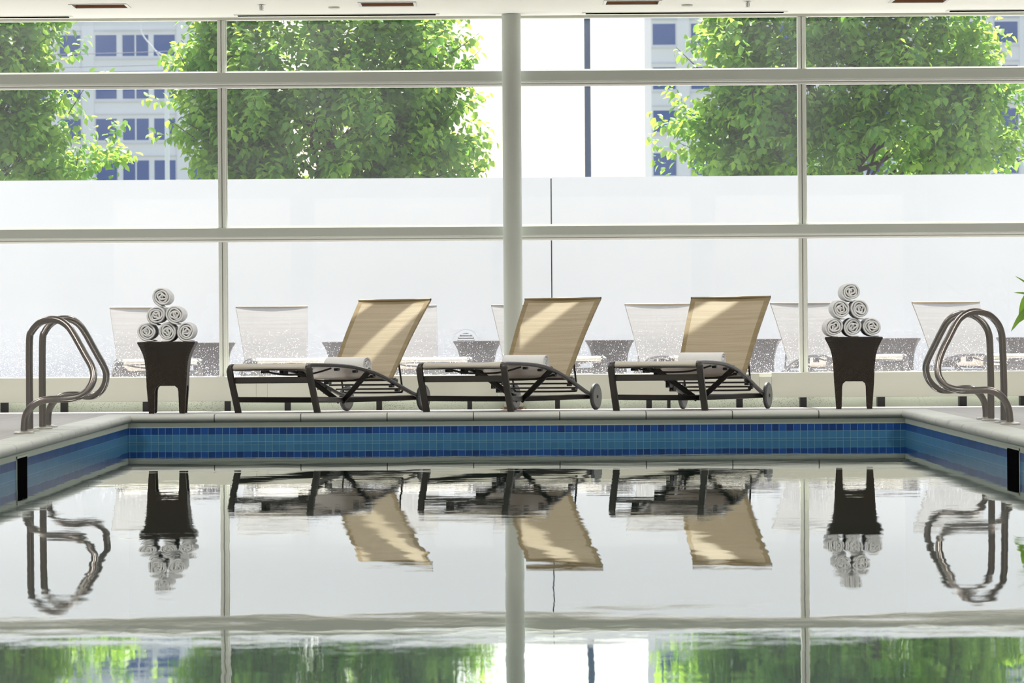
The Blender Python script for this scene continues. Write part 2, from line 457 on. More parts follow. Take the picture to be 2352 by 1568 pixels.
# pool basin
mb = MB(); T = .12; ZT = .111
def wallseg(x0, x1, y0, y1, mtile):
    mb.box(x0, x1, y0, y1, -.16, ZT, mtile)
    mb.box(x0, x1, y0, y1, -1.3, -.16, M_basin)
    mb.box(x0, x1, y0, y1, ZT, .16, M_strip)
wallseg(PX0 - T, PX1 + T, PY1, PY1 + T, M_tileX); wallseg(PX0 - T, PX1 + T, PY0 - T, PY0, M_tileX)
wallseg(PX0 - T, PX0, PY0, PY1, M_tileY); wallseg(PX1, PX1 + T, PY0, PY1, M_tileY)
mb.box(PX0 - T, PX1 + T, PY0 - T, PY1 + T, -1.4, -1.3, M_basin)
tag(mb.build('pool_basin'), 'swimming pool shell with bands of dark and mid blue square tiles', 'pool', kind='structure')
mb = MB(); nx_, ny_ = 1, 1
mb.add([(PX0, PY0, 0), (PX1, PY0, 0), (PX1, PY1, 0), (PX0, PY1, 0)], [(0, 1, 2, 3)], M_water)
tag(mb.build('pool_water'), 'calm pool water mirroring the window wall and loungers', 'water', kind='structure')


# coping stones: bullnose profile, (outward distance, z)
def prof():
    p = [(CW, .16), (CW, DZ), (.02, DZ)]
    for k in range(1, 9):
        a = PI / 2 + PI * k / 9; p.append((.004 + .031 * math.cos(a), DZ - .029 + .029 * math.sin(a)))
    return p + [(.004, DZ - .058), (.0, .16 - .014)]
PR = prof()


def coping(name, label, corner, along, out, L, mit0, mit1):
    mb = MB(); n = max(1, round(L / .615)); st = L / n; g = .004; al = Vector(along); ou = Vector(out); c = Vector(corner)
    for i in range(n):
        a, b = i * st + g, (i + 1) * st - g
        e0 = 1 if (i == 0 and mit0) else 0; e1 = 1 if (i == n - 1 and mit1) else 0
        if e0: a = 0
        if e1: b = L
        k = len(PR); vs = []
        for t, e, sg in ((a, e0, -1), (b, e1, 1)):
            for d, z in PR: vs.append(c + al * (t + (sg * d if e else 0)) + ou * d + Vector((0, 0, z)))
        fs = [(j, (j + 1) % k, k + (j + 1) % k, k + j) for j in range(k)] + [tuple(range(k)), tuple(range(k, 2 * k))]
        mb.add(vs, fs, M_coping)
        if not e1:
            vs = []
            for t in (b - .001, b + 2 * g + .001):
                for d, z in PR: vs.append(c + al * t + ou * (d + (.004 if d < .1 else 0)) + Vector((0, 0, z - (.002 if z > .2 else 0))))
            mb.add(vs, fs, M_mortar)
    o = mb.build(name, smooth=True); tag(o, label, 'pool coping', kind='structure')
coping('trim_1', 'rounded stone coping along the far end of the pool', (PX0, PY1, 0), (1, 0, 0), (0, 1, 0), PX1 - PX0, True, True)
coping('trim_2', 'rounded stone coping along the left side of the pool', (PX0, PY0, 0), (0, 1, 0), (-1, 0, 0), PY1 - PY0, True, True)
coping('trim_3', 'rounded stone coping along the right side of the pool', (PX1, PY0, 0), (0, 1, 0), (1, 0, 0), PY1 - PY0, True, True)
coping('trim_4', 'rounded stone coping along the near end of the pool', (PX0, PY0, 0), (1, 0, 0), (0, -1, 0), PX1 - PX0, True, True)

# room shell
mb = MB(); mb.box(RX0 - .2, RX0, RY0 - .2, RY1 + .1, 0, CZ + .3, M_wallp); tag(mb.build('wall_left'), kind='structure')
mb = MB(); mb.box(RX1, RX1 + .2, RY0 - .2, RY1 + .1, 0, CZ + .3, M_wallp); tag(mb.build('wall_right'), kind='structure')
mb = MB(); mb.box(RX0, RX1, RY0 - .2, RY0, 0, .6, M_wallp); mb.box(RX0, RX1, RY0 - .2, RY0, 2.95, CZ + .3, M_wallp)
for x in (RX0, -3.6, -.2, 3.2, RX1 - .4): mb.box(x, x + .4, RY0 - .2, RY0, .6, 2.95, M_wallp)
tag(mb.build('wall_near'), kind='structure')

# ceiling with openings for the light fixtures
FX = [-3.08, -.873, 1.007, 3.21]; FY0, FY1, FW = 25.14, 25.42, .20
xs = [RX0 - .2] + sorted(v for x in FX for v in (x - FW, x + FW)) + [RX1 + .2]; ys = [RY0 - .2, FY0, FY1, RY1]
mb = MB()
for i in range(len(xs) - 1):
    for j in range(3):
        if j == 1 and i % 2 == 1: continue
        mb.add([(xs[i], ys[j], CZ), (xs[i + 1], ys[j], CZ), (xs[i + 1], ys[j + 1], CZ), (xs[i], ys[j + 1], CZ)], [(0, 1, 2, 3)], M_ceil)
z1 = CZ + .5
mb.box(RX0 - .2, RX1 + .2, RY0 - .2, RY1, z1 - .05, z1, M_ceil)
mb.box(RX0 - .2, RX1 + .2, RY1 - .03, RY1, CZ, z1, M_ceil)
mb.box(RX0 - .2, RX1 + .2, RY0 - .2, RY0 - .17, CZ, z1, M_ceil)
tag(mb.build('ceiling'), 'plain off white plaster ceiling over the pool hall', 'ceiling', kind='structure')

wo_ = ['leftmost', 'second from left', 'third from left', 'rightmost']
for i, x in enumerate(FX):
    r = empty('recessed_light', (x, (FY0 + FY1) / 2, CZ)); W = FW; D = (FY1 - FY0) / 2
    tag(r, f'{wo_[i]} of four recessed ceiling lights with brown reflector by the window', 'ceiling light', 'recessed ceiling lights along the window')
    mb = MB(); t = .022
    for a in ((-W - t, W + t, -D - t, -D), (-W - t, W + t, D, D + t), (-W - t, -W, -D, D), (W, W + t, -D, D)):
        mb.box(a[0], a[1], a[2], a[3], -.006, .004, M_alu)
    mb.build('frame', r)
    mb = MB(); h = .14; k = .05
    b0 = [(-W, -D, 0), (W, -D, 0), (W, D, 0), (-W, D, 0)]; b1 = [(-W + k, -D + k, h), (W - k, -D + k, h), (W - k, D - k, h), (-W + k, D - k, h)]
    mb.add(b0 + b1, [(0, 1, 5, 4), (1, 2, 6, 5), (2, 3, 7, 6), (3, 0, 4, 7), (4, 5, 6, 7)], M_bronze); mb.build('reflector', r)

sl_ = [(-4.9, -3.43, 'at the left edge of the picture'), (-2.09, -.52, 'left of the white column'), (.67, 2.24, 'right of the white column'), (3.56, 5.2, 'at the right edge of the picture')]
for x0, x1, wh in sl_:
    r = empty('air_diffuser', ((x0 + x1) / 2, 26.14, CZ)); h = (x1 - x0) / 2
    tag(r, f'thin dark slot air diffuser in the ceiling {wh}', 'air vent', 'slot diffusers in the ceiling')
    mb = MB(); mb.box(-h - .03, h + .03, -.055, .055, -.004, .004, M_white); mb.build('frame', r)
    mb = MB(); mb.box(-h, h, -.030, .030, -.009, -.003, M_dark); mb.build('slot', r)

for px, py, wh in ((600, 14, 'left of the white column'), (1717, 10, 'right of the white column')):
    p = at(px, py + 1, 25.25); r = empty('sprinkler', (p.x, p.y, CZ)); tag(r, f'small pendant fire sprinkler on the ceiling {wh}', 'sprinkler', 'ceiling sprinklers')
    mb = MB(); mb.lathe([(.0, -.0), (.035, -.0), (.030, -.008), (0.0, -.009)], M_alu, 24); mb.build('escutcheon', r)
    mb = MB(); mb.tube([(0, 0, -.005), (0, 0, -.045)], .007, M_alu, 10); mb.tube([(-.012, 0, -.012), (-.012, 0, -.04)], .003, M_alu, 6); mb.tube([(.012, 0, -.012), (.012, 0, -.04)], .003, M_alu, 6); mb.build('stem', r)
    mb = MB(); mb.lathe([(0, -.045), (.018, -.045), (.018, -.048), (0, -.048)], M_alu, 20); mb.build('deflector', r)
for px, py, wh in ((767, 18, 'between sprinkler and second recessed light'), (1578, 11, 'between third recessed light and right sprinkler')):
    p = at(px, py, 25.5); mb = MB(); mb.lathe([(0, 0), (.045, 0), (.043, -.012), (.03, -.016), (0, -.016)], M_white, 28)
    tag(mb.build('ceiling_sensor', loc=(p.x, p.y, CZ)), f'small round white ceiling cover {wh}', 'sensor', 'round ceiling covers')

# window wall: rails, mullions, panes
GY = 26.405                                   # glass plane
MUL = [-2.243, 2.398]; RF, RB = 26.30, 26.42
def rail(name, z0, z1, label):
    mb = MB()
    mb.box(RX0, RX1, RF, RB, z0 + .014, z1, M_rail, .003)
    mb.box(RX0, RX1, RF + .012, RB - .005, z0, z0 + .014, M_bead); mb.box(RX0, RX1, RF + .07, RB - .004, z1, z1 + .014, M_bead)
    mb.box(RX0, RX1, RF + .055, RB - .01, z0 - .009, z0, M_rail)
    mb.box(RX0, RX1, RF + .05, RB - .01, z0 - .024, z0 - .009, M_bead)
    tag(mb.build(name), label, 'window rail', kind='structure')
rail('trim_5', 1.524, 1.614, 'white painted horizontal window rail at mid height')
rail('trim_6', 2.756, 2.854, 'white painted horizontal window rail near the ceiling')
mb = MB(); mb.box(RX0, RX1, RF + .04, RB, CZ - .02, CZ, M_white); mb.box(RX0, RX1, RF - .01, RB + .02, .30, .425, M_white)
tag(mb.build('trim_7'), 'white head and sill members of the window wall', 'window frame', kind='structure')
for i, x in enumerate(MUL):
    mb = MB()
    for z0, z1 in ((.425, 1.505), (1.614, 2.735), (2.854, CZ - .02)):
        mb.box(x - .031, x - .004, RF + .05, RB, z0, z1, M_mull, .003); mb.box(x + .004, x + .031, RF + .05, RB, z0, z1, M_mull, .003)
        mb.box(x - .005, x + .005, RF + .065, RB - .002, z0, z1, M_rail)
        mb.box(x + .031, x + .040, RF + .08, RB - .004, z0, z1, M_white)
    tag(mb.build(f'trim_{8 + i}'), f'slim white vertical mullion {"left" if i == 0 else "right"} of the column', 'mullion', kind='structure')
for i, (x0, x1) in enumerate(((RX0, MUL[0] - .02), (MUL[0] + .02, MUL[1] - .02), (MUL[1] + .02, RX1))):
    r = empty(f'window_{i + 1}', ((x0 + x1) / 2, GY, .4)); tag(r, f'{["left", "middle", "right"][i]} bay of the glazed window wall', 'window', kind='structure')
    h = (x1 - x0) / 2
    for z0, z1, m in ((.42, 1.51, M_glassL), (1.60, 2.74, M_glassU), (2.84, CZ - .01, M_glassU)):
        mb = MB(); mb.add([(-h, 0, z0 - .4), (h, 0, z0 - .4), (h, 0, z1 - .4), (-h, 0, z1 - .4)], [(0, 1, 2, 3)], m); mb.build('glass_pane', r)

# round column in front of the glazing
cx = at(1177.5, 600, 26.2).x
r = empty('support_column', (cx, 26.2, deckz(cx, 26.2))); tag(r, 'round white painted steel column standing in front of the window', 'column')
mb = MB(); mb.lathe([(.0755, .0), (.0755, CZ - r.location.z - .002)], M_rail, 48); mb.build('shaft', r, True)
mb = MB(); mb.lathe([(.10, .0), (.10, .008), (.084, .012), (.08, .02)], M_rust, 32); mb.build('rusty_base_plate', r, True)['label'] = 'rust stained foot ring'

# heater cover below the glazing
HY = 26.12
r = empty('heater_cover', (0, HY, 0)); tag(r, 'long low pale cover panel on black feet along the window', 'heater cover')
zt0 = at(1176, 860, HY).z; zb0 = at(1176, 917, HY).z
segs = [(RX0, at(588, 880, HY).x), (at(614, 880, HY).x, at(1143, 880, HY).x), (at(1146, 880, HY).x, at(1744, 880, HY).x), (at(1772, 880, HY).x, RX1)]
for k, (a, b) in enumerate(segs):
    mb = MB(); mb.box(a, b, 0, .03, zb0, zt0 - (.0 if k != 3 else -.004), M_white, .004); mb.build('panel', r)
for a, b, dz in ((588.5, 613.5, 0.0), (1744.5, 1771.5, .028)):
    mb = MB(); mb.box(at(a, 880, HY).x, at(b, 880, HY).x, .006, .028, zb0 + .002, zt0 - .002 - dz, M_white); mb.build('joint_cover', r)
for a, b in ((-50, -32), (0, 18), (138, 155), (327, 345), (515, 529), (653, 667), (864, 877), (1073, 1084), (1275, 1286), (1485, 1497), (1533, 1540), (1692, 1706), (1838, 1853), (2016, 2033), (2204, 2221), (2344, 2360)):
    x0 = at(a, 930, HY).x; x1 = at(b, 930, HY).x; z = deckz((x0 + x1) / 2, HY)
    mb = MB(); mb.box(x0, x1, .01, .05, z, zb0 + .002, M_black); mb.box(x0, x0 + .012, .05, .1, z, zb0 + .002, M_black); mb.build('foot', r)
mb = MB(); mb.box(RX0, RX1, 26.29, 26.55, .05, .30, M_kerb, .012)
tag(mb.build('baseboard_back', smooth=True), 'speckled concrete kerb beneath the window wall', 'kerb', kind='structure')

# pool wall openings (skimmers)
for sd, x, y0, y1 in (('left', PX0, 18.1, 18.47), ('right', PX1, 18.28, 18.66)):
    r = empty('pool_skimmer', (x, (y0 + y1) / 2, .02)); sg = 1 if sd == 'left' else -1; h = (y1 - y0) / 2
    tag(r, f'black skimmer opening in the {sd} pool wall', 'skimmer', 'pool wall skimmers')
    mb = MB()
    mb.box(-.012, .006, -h, h, -.15, .10, M_dark); mb.build('opening', r)
    mb = MB()
    for b in ((-h - .012, -h), (h, h + .012)): mb.box(-.004, .004, b[0], b[1], -.15, .112, M_strip)
    mb.box(-.004, .008, -h - .012, h + .012, .10, .112, M_strip); mb.build('surround', r)


# ------------------------------------------------------------------ handrails
def handrail(pts, yB, yP, org, sc, label, lift):
    """pts: centreline in crop pixels from the post foot over the loop to the outer foot"""
    P = []; L = [0.]
    pp = [(org[0] + a / sc, org[1] + b / sc) for a, b in pts]
    for i in range(1, len(pp)): L.append(L[-1] + math.hypot(pp[i][0] - pp[i - 1][0], pp[i][1] - pp[i - 1][1]))
    for i, (a, b) in enumerate(pp):
        t = L[i] / L[-1]; t = min(max((t - .28) / .55, 0), 1); t = t * t * (3 - 2 * t)
        P.append(at(a, b, yP + (yB - yP) * t))
    zd = deckz(P[0].x, P[0].y)
    P[0] = Vector((P[1].x, P[0].y, zd)); zd2 = deckz(P[-1].x, P[-1].y); P[-1] = Vector((P[-1].x, P[-1].y, zd2))
    P = [P[0], P[0] + (P[1] - P[0]) * .5] + P[1:]
    r = empty('pool_handrail', (P[0].x, P[0].y, zd)); tag(r, label, 'handrail', 'stainless pool handrails'); o = Vector(r.location)
    mb = MB(); mb.tube([p - o for p in smoothpath(P, 6)], .0218, M_steel, 20); mb.build('rail', r, True)
    for e, z in ((P[0], zd), (P[-1], zd2)):
        mb = MB(); mb.lathe([(.0, 0), (.062, 0), (.062, .008), (.05, .014), (.026, .018), (0.023, .018)], M_flange, 32, (e.x - o.x, e.y - o.y, z - o.z)); mb.build('flange', r, True)
    return r


s1 = 3.5645
LN = [(238, 1316), (240, 940), (240, 580), (262, 500), (320, 435), (380, 409), (440, 404), (500, 420), (560, 465), (605, 530), (650, 610), (700, 700), (745, 780), (766, 850), (755, 920), (715, 985), (660, 1028), (600, 1048), (500, 1056), (400, 1060), (340, 1070), (280, 1100), (228, 1155), (203, 1220), (195, 1325)]
LF = [(342, 1292), (345, 940), (347, 580), (366, 505), (410, 445), (470, 408), (530, 399), (590, 408), (650, 450), (700, 520), (750, 610), (800, 700), (845, 780), (868, 850), (858, 930), (825, 990), (775, 1025), (710, 1035), (640, 1022), (560, 1022), (500, 1034), (450, 1068), (415, 1115), (394, 1180), (390, 1280)]
RN = [(1665, 1248), (1658, 900), (1648, 620), (1640, 520), (1612, 445), (1560, 385), (1500, 350), (1430, 340), (1360, 355), (1300, 395), (1255, 460), (1210, 550), (1160, 650), (1125, 745), (1117, 815), (1130, 880), (1180, 943), (1250, 975), (1330, 985), (1430, 985), (1530, 983), (1600, 1005), (1660, 1060), (1695, 1130), (1706, 1190), (1710, 1255)]
RFR = [(1556, 1230), (1552, 900), (1545, 620), (1535, 520), (1502, 450), (1455, 400), (1400, 368), (1340, 358), (1290, 362), (1240, 383), (1190, 430), (1145, 510), (1100, 600), (1055, 690), (1025, 765), (1022, 830), (1045, 900), (1100, 960), (1170, 985), (1250, 982), (1330, 968), (1400, 972), (1450, 1005), (1490, 1060), (1510, 1130), (1513, 1220)]
handrail(LN, 19.70, 20.07, (0, 620), s1, 'nearer looped steel grab rail at the left pool edge', 0)
handrail(LF, 20.84, 20.50, (0, 620), s1, 'farther looped steel grab rail at the left pool edge', 0)
handrail(RN, 20.18, 20.50, (1840, 620), s1, 'nearer looped steel grab rail at the right pool edge', 0)
handrail(RFR, 21.2, 20.9, (1840, 620), s1, 'farther looped steel grab rail at the right pool edge', 0)


# ------------------------------------------------------------------ towels
def towel_mesh(seed, R=.077, Ln=.36, flap=True):
    rnd = random.Random(seed); t = .0142; pitch = .0160; turns = (R - .008 - t / 2) / pitch
    n = int(turns * 30); a0 = rnd.uniform(0, 6.28); ph = [rnd.uniform(0, 6.28) for _ in range(4)]
    cl = []
    end = -PI / 2 + rnd.uniform(-.5, .3)             # the roll ends at its underside
    for i in range(n + 1):
        f = i / n; rr = .008 + pitch * turns * f; a = end - turns * 2 * PI * (1 - f)
        k = (1 - f) ** 1.2
        rr += .0028 * math.sin(2 * a + ph[0]) + .006 * k * math.sin(2 * a * 1.3 + ph[1]) + .003 * k * math.sin(4 * a + ph[2])
        rr = max(rr, .004)
        cl.append(Vector((rr * math.cos(a), rr * math.sin(a))))
    if flap:
        d = (cl[-1] - cl[-2]).normalized()
        e = cl[-1]
        for k in range(1, 4): cl.append(e + Vector((d.x * .012 * k, d.y * .006 * k - .0005 * k)))
    L = len(cl); V = []; Fs = []
    ring_n = 8; ysec = [(-Ln / 2, .35), (-Ln / 2 + .003, .8), (-Ln / 2 + .009, 1.0), (0, 1.0), (Ln / 2 - .009, 1.0), (Ln / 2 - .003, .8), (Ln / 2, .35)]
    wob = [rnd.uniform(-.004, .004) for _ in range(24)]
    for (y, sc) in ysec:
        for i, c in enumerate(cl):
            d = (cl[min(i + 1, L - 1)] - cl[max(i - 1, 0)]).normalized(); nn = Vector((-d.y, d.x))
            endf = min(1, (i + 1) / 3, (L - i) / 2.5); th = t / 2 * sc * endf
            yo = y + (wob[(i // 5) % 24] * (1 - (i % 5) / 5) + wob[(i // 5 + 1) % 24] * (i % 5) / 5) * (1 if abs(y) > .01 else 0)
            V.append((c.x + nn.x * th, yo, c.y + nn.y * th)); V.append((c.x - nn.x * th, yo, c.y - nn.y * th))
    W = 2 * L
    for s in range(len(ysec) - 1):
        for i in range(L - 1):
            a = s * W + 2 * i
            Fs += [(a, a + 2, a + W + 2, a + W), (a + 1, a + W + 1, a + W + 3, a + 3)]
        for a in (s * W, s * W + 2 * (L - 1)): Fs.append((a, a + W, a + W + 1, a + 1))
    for s in (0, len(ysec) - 1):
        for i in range(L - 1): a = s * W + 2 * i; Fs.append((a, a + 1, a + 3, a + 2))
    mb = MB(); mb.add(V, Fs, M_towel)
    # loosely bunched core
    core = [(0, y, 0) for y in (-Ln / 2 + .012, 0, Ln / 2 - .012)]
    mb.tube([(c[0] + .002, c[1], c[2]) for c in core], .010, M_towel, 8)
    return mb


def towel(seed, loc, rot, label, group, R=.077, Ln=.36, mirror=False):
    o = towel_mesh(seed, R, Ln).build('rolled_towel', smooth=True)
    o.location = loc; o.rotation_euler = rot
    if mirror: o.scale = (-1, 1, 1)
    tag(o, label, 'towel', group)
    return o


pos_names = ['bottom row left', 'bottom row middle', 'bottom row right', 'middle row left', 'middle row right', 'top']
# ------------------------------------------------------------------ wicker tables
def octa(h, f): return [(f, -h), (h, -f), (h, f), (f, h), (-f, h), (-h, f), (-h, -f), (-f, -h)]


def make_table():
    r = empty('wicker_table')
    prof_ = [(.212, .150, .140), (.25, .152, .142), (.33, .156, .144), (.40, .164, .147), (.455, .178, .151), (.495, .196, .155), (.522, .211, .159), (.535, .218, .161), (.543, .217, .160), (.546, .212, .155)]
    mb = MB(); V = []; n = 8
    for z, h, f in prof_: V += [(x, y, z) for x, y in octa(h, f)]
    Fs = [(i * n + k, i * n + (k + 1) % n, (i + 1) * n + (k + 1) % n, (i + 1) * n + k) for i in range(len(prof_) - 1) for k in range(n)]
    Fs += [tuple(range(n))[::-1], tuple((len(prof_) - 1) * n + k for k in range(n))]
    mb.add(V, Fs, M_wicker); mb.build('body', r)
    for sx in (-1, 1):
        for sy in (-1, 1):
            mb = MB(); V = []
            for z, w_ in ((.26, .100), (.21, .085), (.195, .066), (.17, .058), (.02, .043), (.006, .040), (0, .032)):
                o_ = .151 - .016 * (1 - z / .22) if z < .22 else .1495
                a, b = sorted((sx * o_, sx * (o_ - w_))); c, d = sorted((sy * o_, sy * (o_ - w_)))
                V += [(a, c, z), (b, c, z), (b, d, z), (a, d, z)]
            Fs = [(i * 4 + k, i * 4 + (k + 1) % 4, (i + 1) * 4 + (k + 1) % 4, (i + 1) * 4 + k) for i in range(6) for k in range(4)] + [(0, 1, 2, 3), (24, 25, 26, 27)]
            mb.add(V, Fs, M_wicker); mb.build('leg', r)
    return r


tab = make_table(); first = [True]


def table(x, y, z, rz, label, group):
    t = tab if first[0] else copy_tree(tab); first[0] = False
    t.location = (x, y, z); t.rotation_euler = (0, 0, rz); tag(t, label, 'table', group); return t


sd_ = 0
for px, Y, rz, side, cs in ((386, 24.22, .02, 'left', [(336, 766), (382, 767.5), (426.5, 766), (358, 730), (401, 727.5), (368, 688)]),
                            (1961.5, 24.12, -.10, 'right', [(1918, 753), (1961, 754), (2005, 751.5), (1931, 713), (1974, 714), (1956, 679)])):
    c = at(px, 945, Y); z = deckz(c.x, Y)
    TS = .965
    t = table(c.x, Y, z, rz, f'tall flared dark brown wicker table holding the {side} pyramid of rolled towels', 'indoor wicker side tables')
    t.scale = (TS, TS, TS); zt = z + .546 * TS
    fy = Y - .17; R = .0722; xs_ = [at(a, b, fy).x for a, b in cs]
    zz = []
    for i in range(6):
        if i < 3: zz.append(zt + R + .002)
        else:
            a, b = ((0, 1), (1, 2), (3, 4))[i - 3]
            xs_[i] = (xs_[a] + xs_[b]) / 2 + .75 * (xs_[i] - (xs_[a] + xs_[b]) / 2)
            zz.append(max(zz[q_] + math.sqrt(max((2 * R - .005) ** 2 - (xs_[i] - xs_[q_]) ** 2, .001)) for q_ in (a, b)))
    for i in range(6):
        sd_ += 1
        towel(sd_ * 7 + 3, (xs_[i], Y - .005 + .01 * math.sin(sd_), zz[i]), (0, 0, (-.03 if side == 'right' else .02)),
              f'rolled white towel, {pos_names[i]} of the {side} towel pyramid', f'rolled towels on the {side} wicker table', R=.0730, mirror=(sd_ in (2,)))


# ------------------------------------------------------------------ sun loungers
def make_lounger():
    r = empty('sun_lounger')
    railp = [(.0, .308), (.004, .330), (.03, .343), (.10, .346), (.35, .344), (.60, .335), (.80, .316), (1.0, .283), (1.2, .235), (1.4, .180), (1.55, .138), (1.70, .106)]
    HU = .335
    for s in (-1, 1):
        mb = MB(); mb.bar([(s * HU, .012, .322), (s * HU, .004, .304), (s * HU, .02, .25), (s * HU, .12, .0)], (1, 0, 0), .046, .032, M_frame); mb.build('leg', r, True)
        mb = MB(); mb.bar(smoothpath([(s * (HU - .012 * min(1, l)), l, z) for l, z in railp], 4), (1, 0, 0), .03, .026, M_frame)
        for l, z in ((.45, .320), (.72, .306), (.98, .268), (1.27, .195), (1.36, .165)):
            mb.box(s * (HU - .045), s * (HU - .012), l - .02, l + .02, z - .016, z + .004, M_clip, .004)
        rl = mb.build('side_rail', r, True)
        # X shaped base: each bar runs from a leg through the centre to the opposite wheel
        mb = MB(); mb.bar([(s * (HU - .012), .10, .098), (s * .16, .58, .092), (s * .012, 1.05, .088), (-s * .16, 1.38, .094), (-s * .312, 1.70, .102)], (0, 0, 1), .04, .022, M_frame); mb.build('base_bar', r, True)
        mb = MB(); mb.bar([(s * .012, 1.04, .075), (s * (HU - .02), .93, .312)], (0, 1, 0), .022, .040, M_frame); mb.build('brace', r)
        wx = s * .338
        mb = MB(); mb.tube([(wx - .013, 1.71, .1), (wx - .008, 1.71, .1), (wx + .008, 1.71, .1), (wx + .013, 1.71, .1)], [.090, .1, .1, .090], M_rubber, 48); wh = mb.build('wheel', r, True)
        mb = MB(); mb.tube([(wx - .0145, 1.71, .1), (wx + .0145, 1.71, .1)], .080, M_hub, 40)
        mb.tube([(wx - .02, 1.71, .1), (wx + .02, 1.71, .1)], .012, M_clip, 16); mb.build('hub', wh, True)
    mb = MB(); mb.bar([(-HU + .02, .045, .238), (HU - .02, .045, .238)], (0, 0, 1), .045, .024, M_frame); mb.build('front_bar', r)
    mb = MB(); mb.tube([(-HU, .02, .325), (HU, .02, .325)], .017, M_frame, 14); mb.build('end_tube', r, True)
    for l, z, sag in ((.36, .322, .045), (.95, .26, .03)):
        mb = MB(); mb.tube(smoothpath([(-.31, l, z), (-.16, l, z - sag * .8), (0, l, z - sag), (.16, l, z - sag * .8), (.31, l, z)], 5), .007, M_frame, 10); mb.build('stretcher', r, True)
    mb = MB()
    mb.tube([(-.32, 1.70, .105), (.32, 1.70, .105)], .008, M_frame, 10); mb.build('axle', r, True)
    mb = MB()
    mb.tube(smoothpath([(-.26, 1.46, .385), (-.26, 1.52, .17), (-.25, 1.525, .15), (-.235, 1.53, .142), (0, 1.53, .14), (.235, 1.53, .142), (.25, 1.525, .15), (.26, 1.52, .17), (.26, 1.46, .385)], 4), .0075, M_frame, 10)
    mb.build('backrest_prop', r, True)
    for l, z in ((1.40, .200), (1.50, .168)):
        mb = MB(); mb.tube([(-.31, l, z), (.31, l, z)], .007, M_frame, 10); mb.build('rack_bar', r, True)
    # seat sling
    sp = [(.030, .306), (.003, .317), (.0, .334), (.015, .351), (.05, .357), (.30, .355), (.55, .349), (.75, .336), (.90, .315), (1.02, .288), (1.12, .262), (1.15, .246)]
    def slab(path, wf, tt, hem, capm):
        mb = MB(); P = smoothpath([(0, a, b) for a, b in path], 4); L = len(P)
        for side in (0, 1):
            cols = []
        us = [-1, -.88, -.5, 0, .5, .88, 1]; V = []
        for side in (1, -1):
            for i, p in enumerate(P):
                t = (P[min(i + 1, L - 1)] - P[max(i - 1, 0)]).normalized(); nn = Vector((1, 0, 0)).cross(t)
                w_ = wf(i / (L - 1))
                for u in us:
                    dip = -.010 * (1 - u * u) if hem else -.004 * (1 - u * u)
                    q_ = p + nn * (side * tt / 2 + dip); V.append((u * w_, q_.y, q_.z))
        n = len(us); fm, fh = [], []
        for k in (0, 1):
            for i in range(L - 1):
                for j in range(n - 1):
                    a = k * L * n + i * n + j; f = (a, a + 1, a + n + 1, a + n)
                    (fh if (j in (0, n - 2) or i >= L - 2) and hem else fm).append(f)
        o = L * n
        for i in range(L - 1):
            for j in (0, n - 1): a = i * n + j; (fh if hem else fm).append((a, a + n, a + n + o, a + o))
        for i in (0, L - 1):
            for j in range(n - 1): a = i * n + j; (fh if hem else fm).append((a, a + 1, a + 1 + o, a + o))
        mb.add(V, [], capm or M_sling); mb.f += fm; mb.mi += [0] * len(fm)
        if fh: mb.mats.append(M_hem); mb.f += fh; mb.mi += [1] * len(fh)
        return mb
    slab(sp, lambda t: .305, .003, False, M_seat).build('seat', r, True)
    bp = [(1.345, .245), (1.37, .283), (1.46, .395), (1.585, .548), (1.725, .702), (1.875, .854)]
    slab(bp, lambda t: .262 + .056 * t ** 1.25, .003, True, None).build('backrest', r, True)
    for s in (-1, 1):
        mb = MB(); P = smoothpath([(0, a, b) for a, b in bp], 4); L = len(P)
        mb.tube([(s * (.262 + .056 * (i / (L - 1)) ** 1.25 - .006), p.y + .006, p.z - .008) for i, p in enumerate(P)], .008, M_hem, 10); mb.build('backrest_frame', r, True)
    mb = MB(); mb.tube([(-.316, 1.878, .854), (.316, 1.878, .854)], .009, M_hem, 10)
    for s in (-1, 1): mb.tube([(s * .316, 1.878, .854), (s * .319, 1.878, .854)], .0095, M_clip, 10)
    mb.build('top_tube', r, True)
    mb = MB(); mb.tube([(-.30, 1.345, .240), (.30, 1.345, .240)], .014, M_frame, 12)
    for s in (-1, 1): mb.box(s * .29 - .02, s * .29 + .02, 1.31, 1.37, .205, .245, M_clip, .006)
    mb.build('hinge_bar', r, True)
    return r


lg = make_lounger(); firstl = [True]


def lounger(fx, fyY, alpha, label, group, z=None, tilt=True):
    """fx: photo pixel of the middle of the foot end, fyY: distance of its feet"""
    o = lg if firstl[0] else copy_tree(lg); firstl[0] = False
    a = math.radians(alpha); X = at(fx, 940, fyY).x
    x0 = X - math.sin(a) * .12; y0 = fyY - math.cos(a) * .12
    if z is None:
        z0 = deckz(X, fyY) + SLOPE * .12 * math.cos(a)
        o.rotation_euler = (-SLOPE * math.cos(a), -SLOPE * math.sin(a), -a)
    else: z0 = z; o.rotation_euler = (0, 0, -a)
    o.location = (x0, y0, z0); tag(o, label, 'sun lounger', group)
    if z is not None:
        for ch in kids(o):
            if ch.name.split('.')[0] in ('backrest', 'backrest_frame', 'top_tube'):      # set one notch more upright
                pv = Vector((0, 1.345, .245)); R_ = Matrix.Rotation(math.radians(5.), 4, 'X') @ Matrix.Diagonal((1., .84, .84, 1.))
                ch.matrix_basis = Matrix.Translation(pv) @ R_ @ Matrix.Translation(-pv)
            if ch.name.split('.')[0] == 'backrest':
                for sl2, mm in zip(ch.material_slots, (M_slingO, M_slingO)): sl2.link = 'OBJECT'; sl2.material = mm
    bpy.context.view_layer.update()
    return o


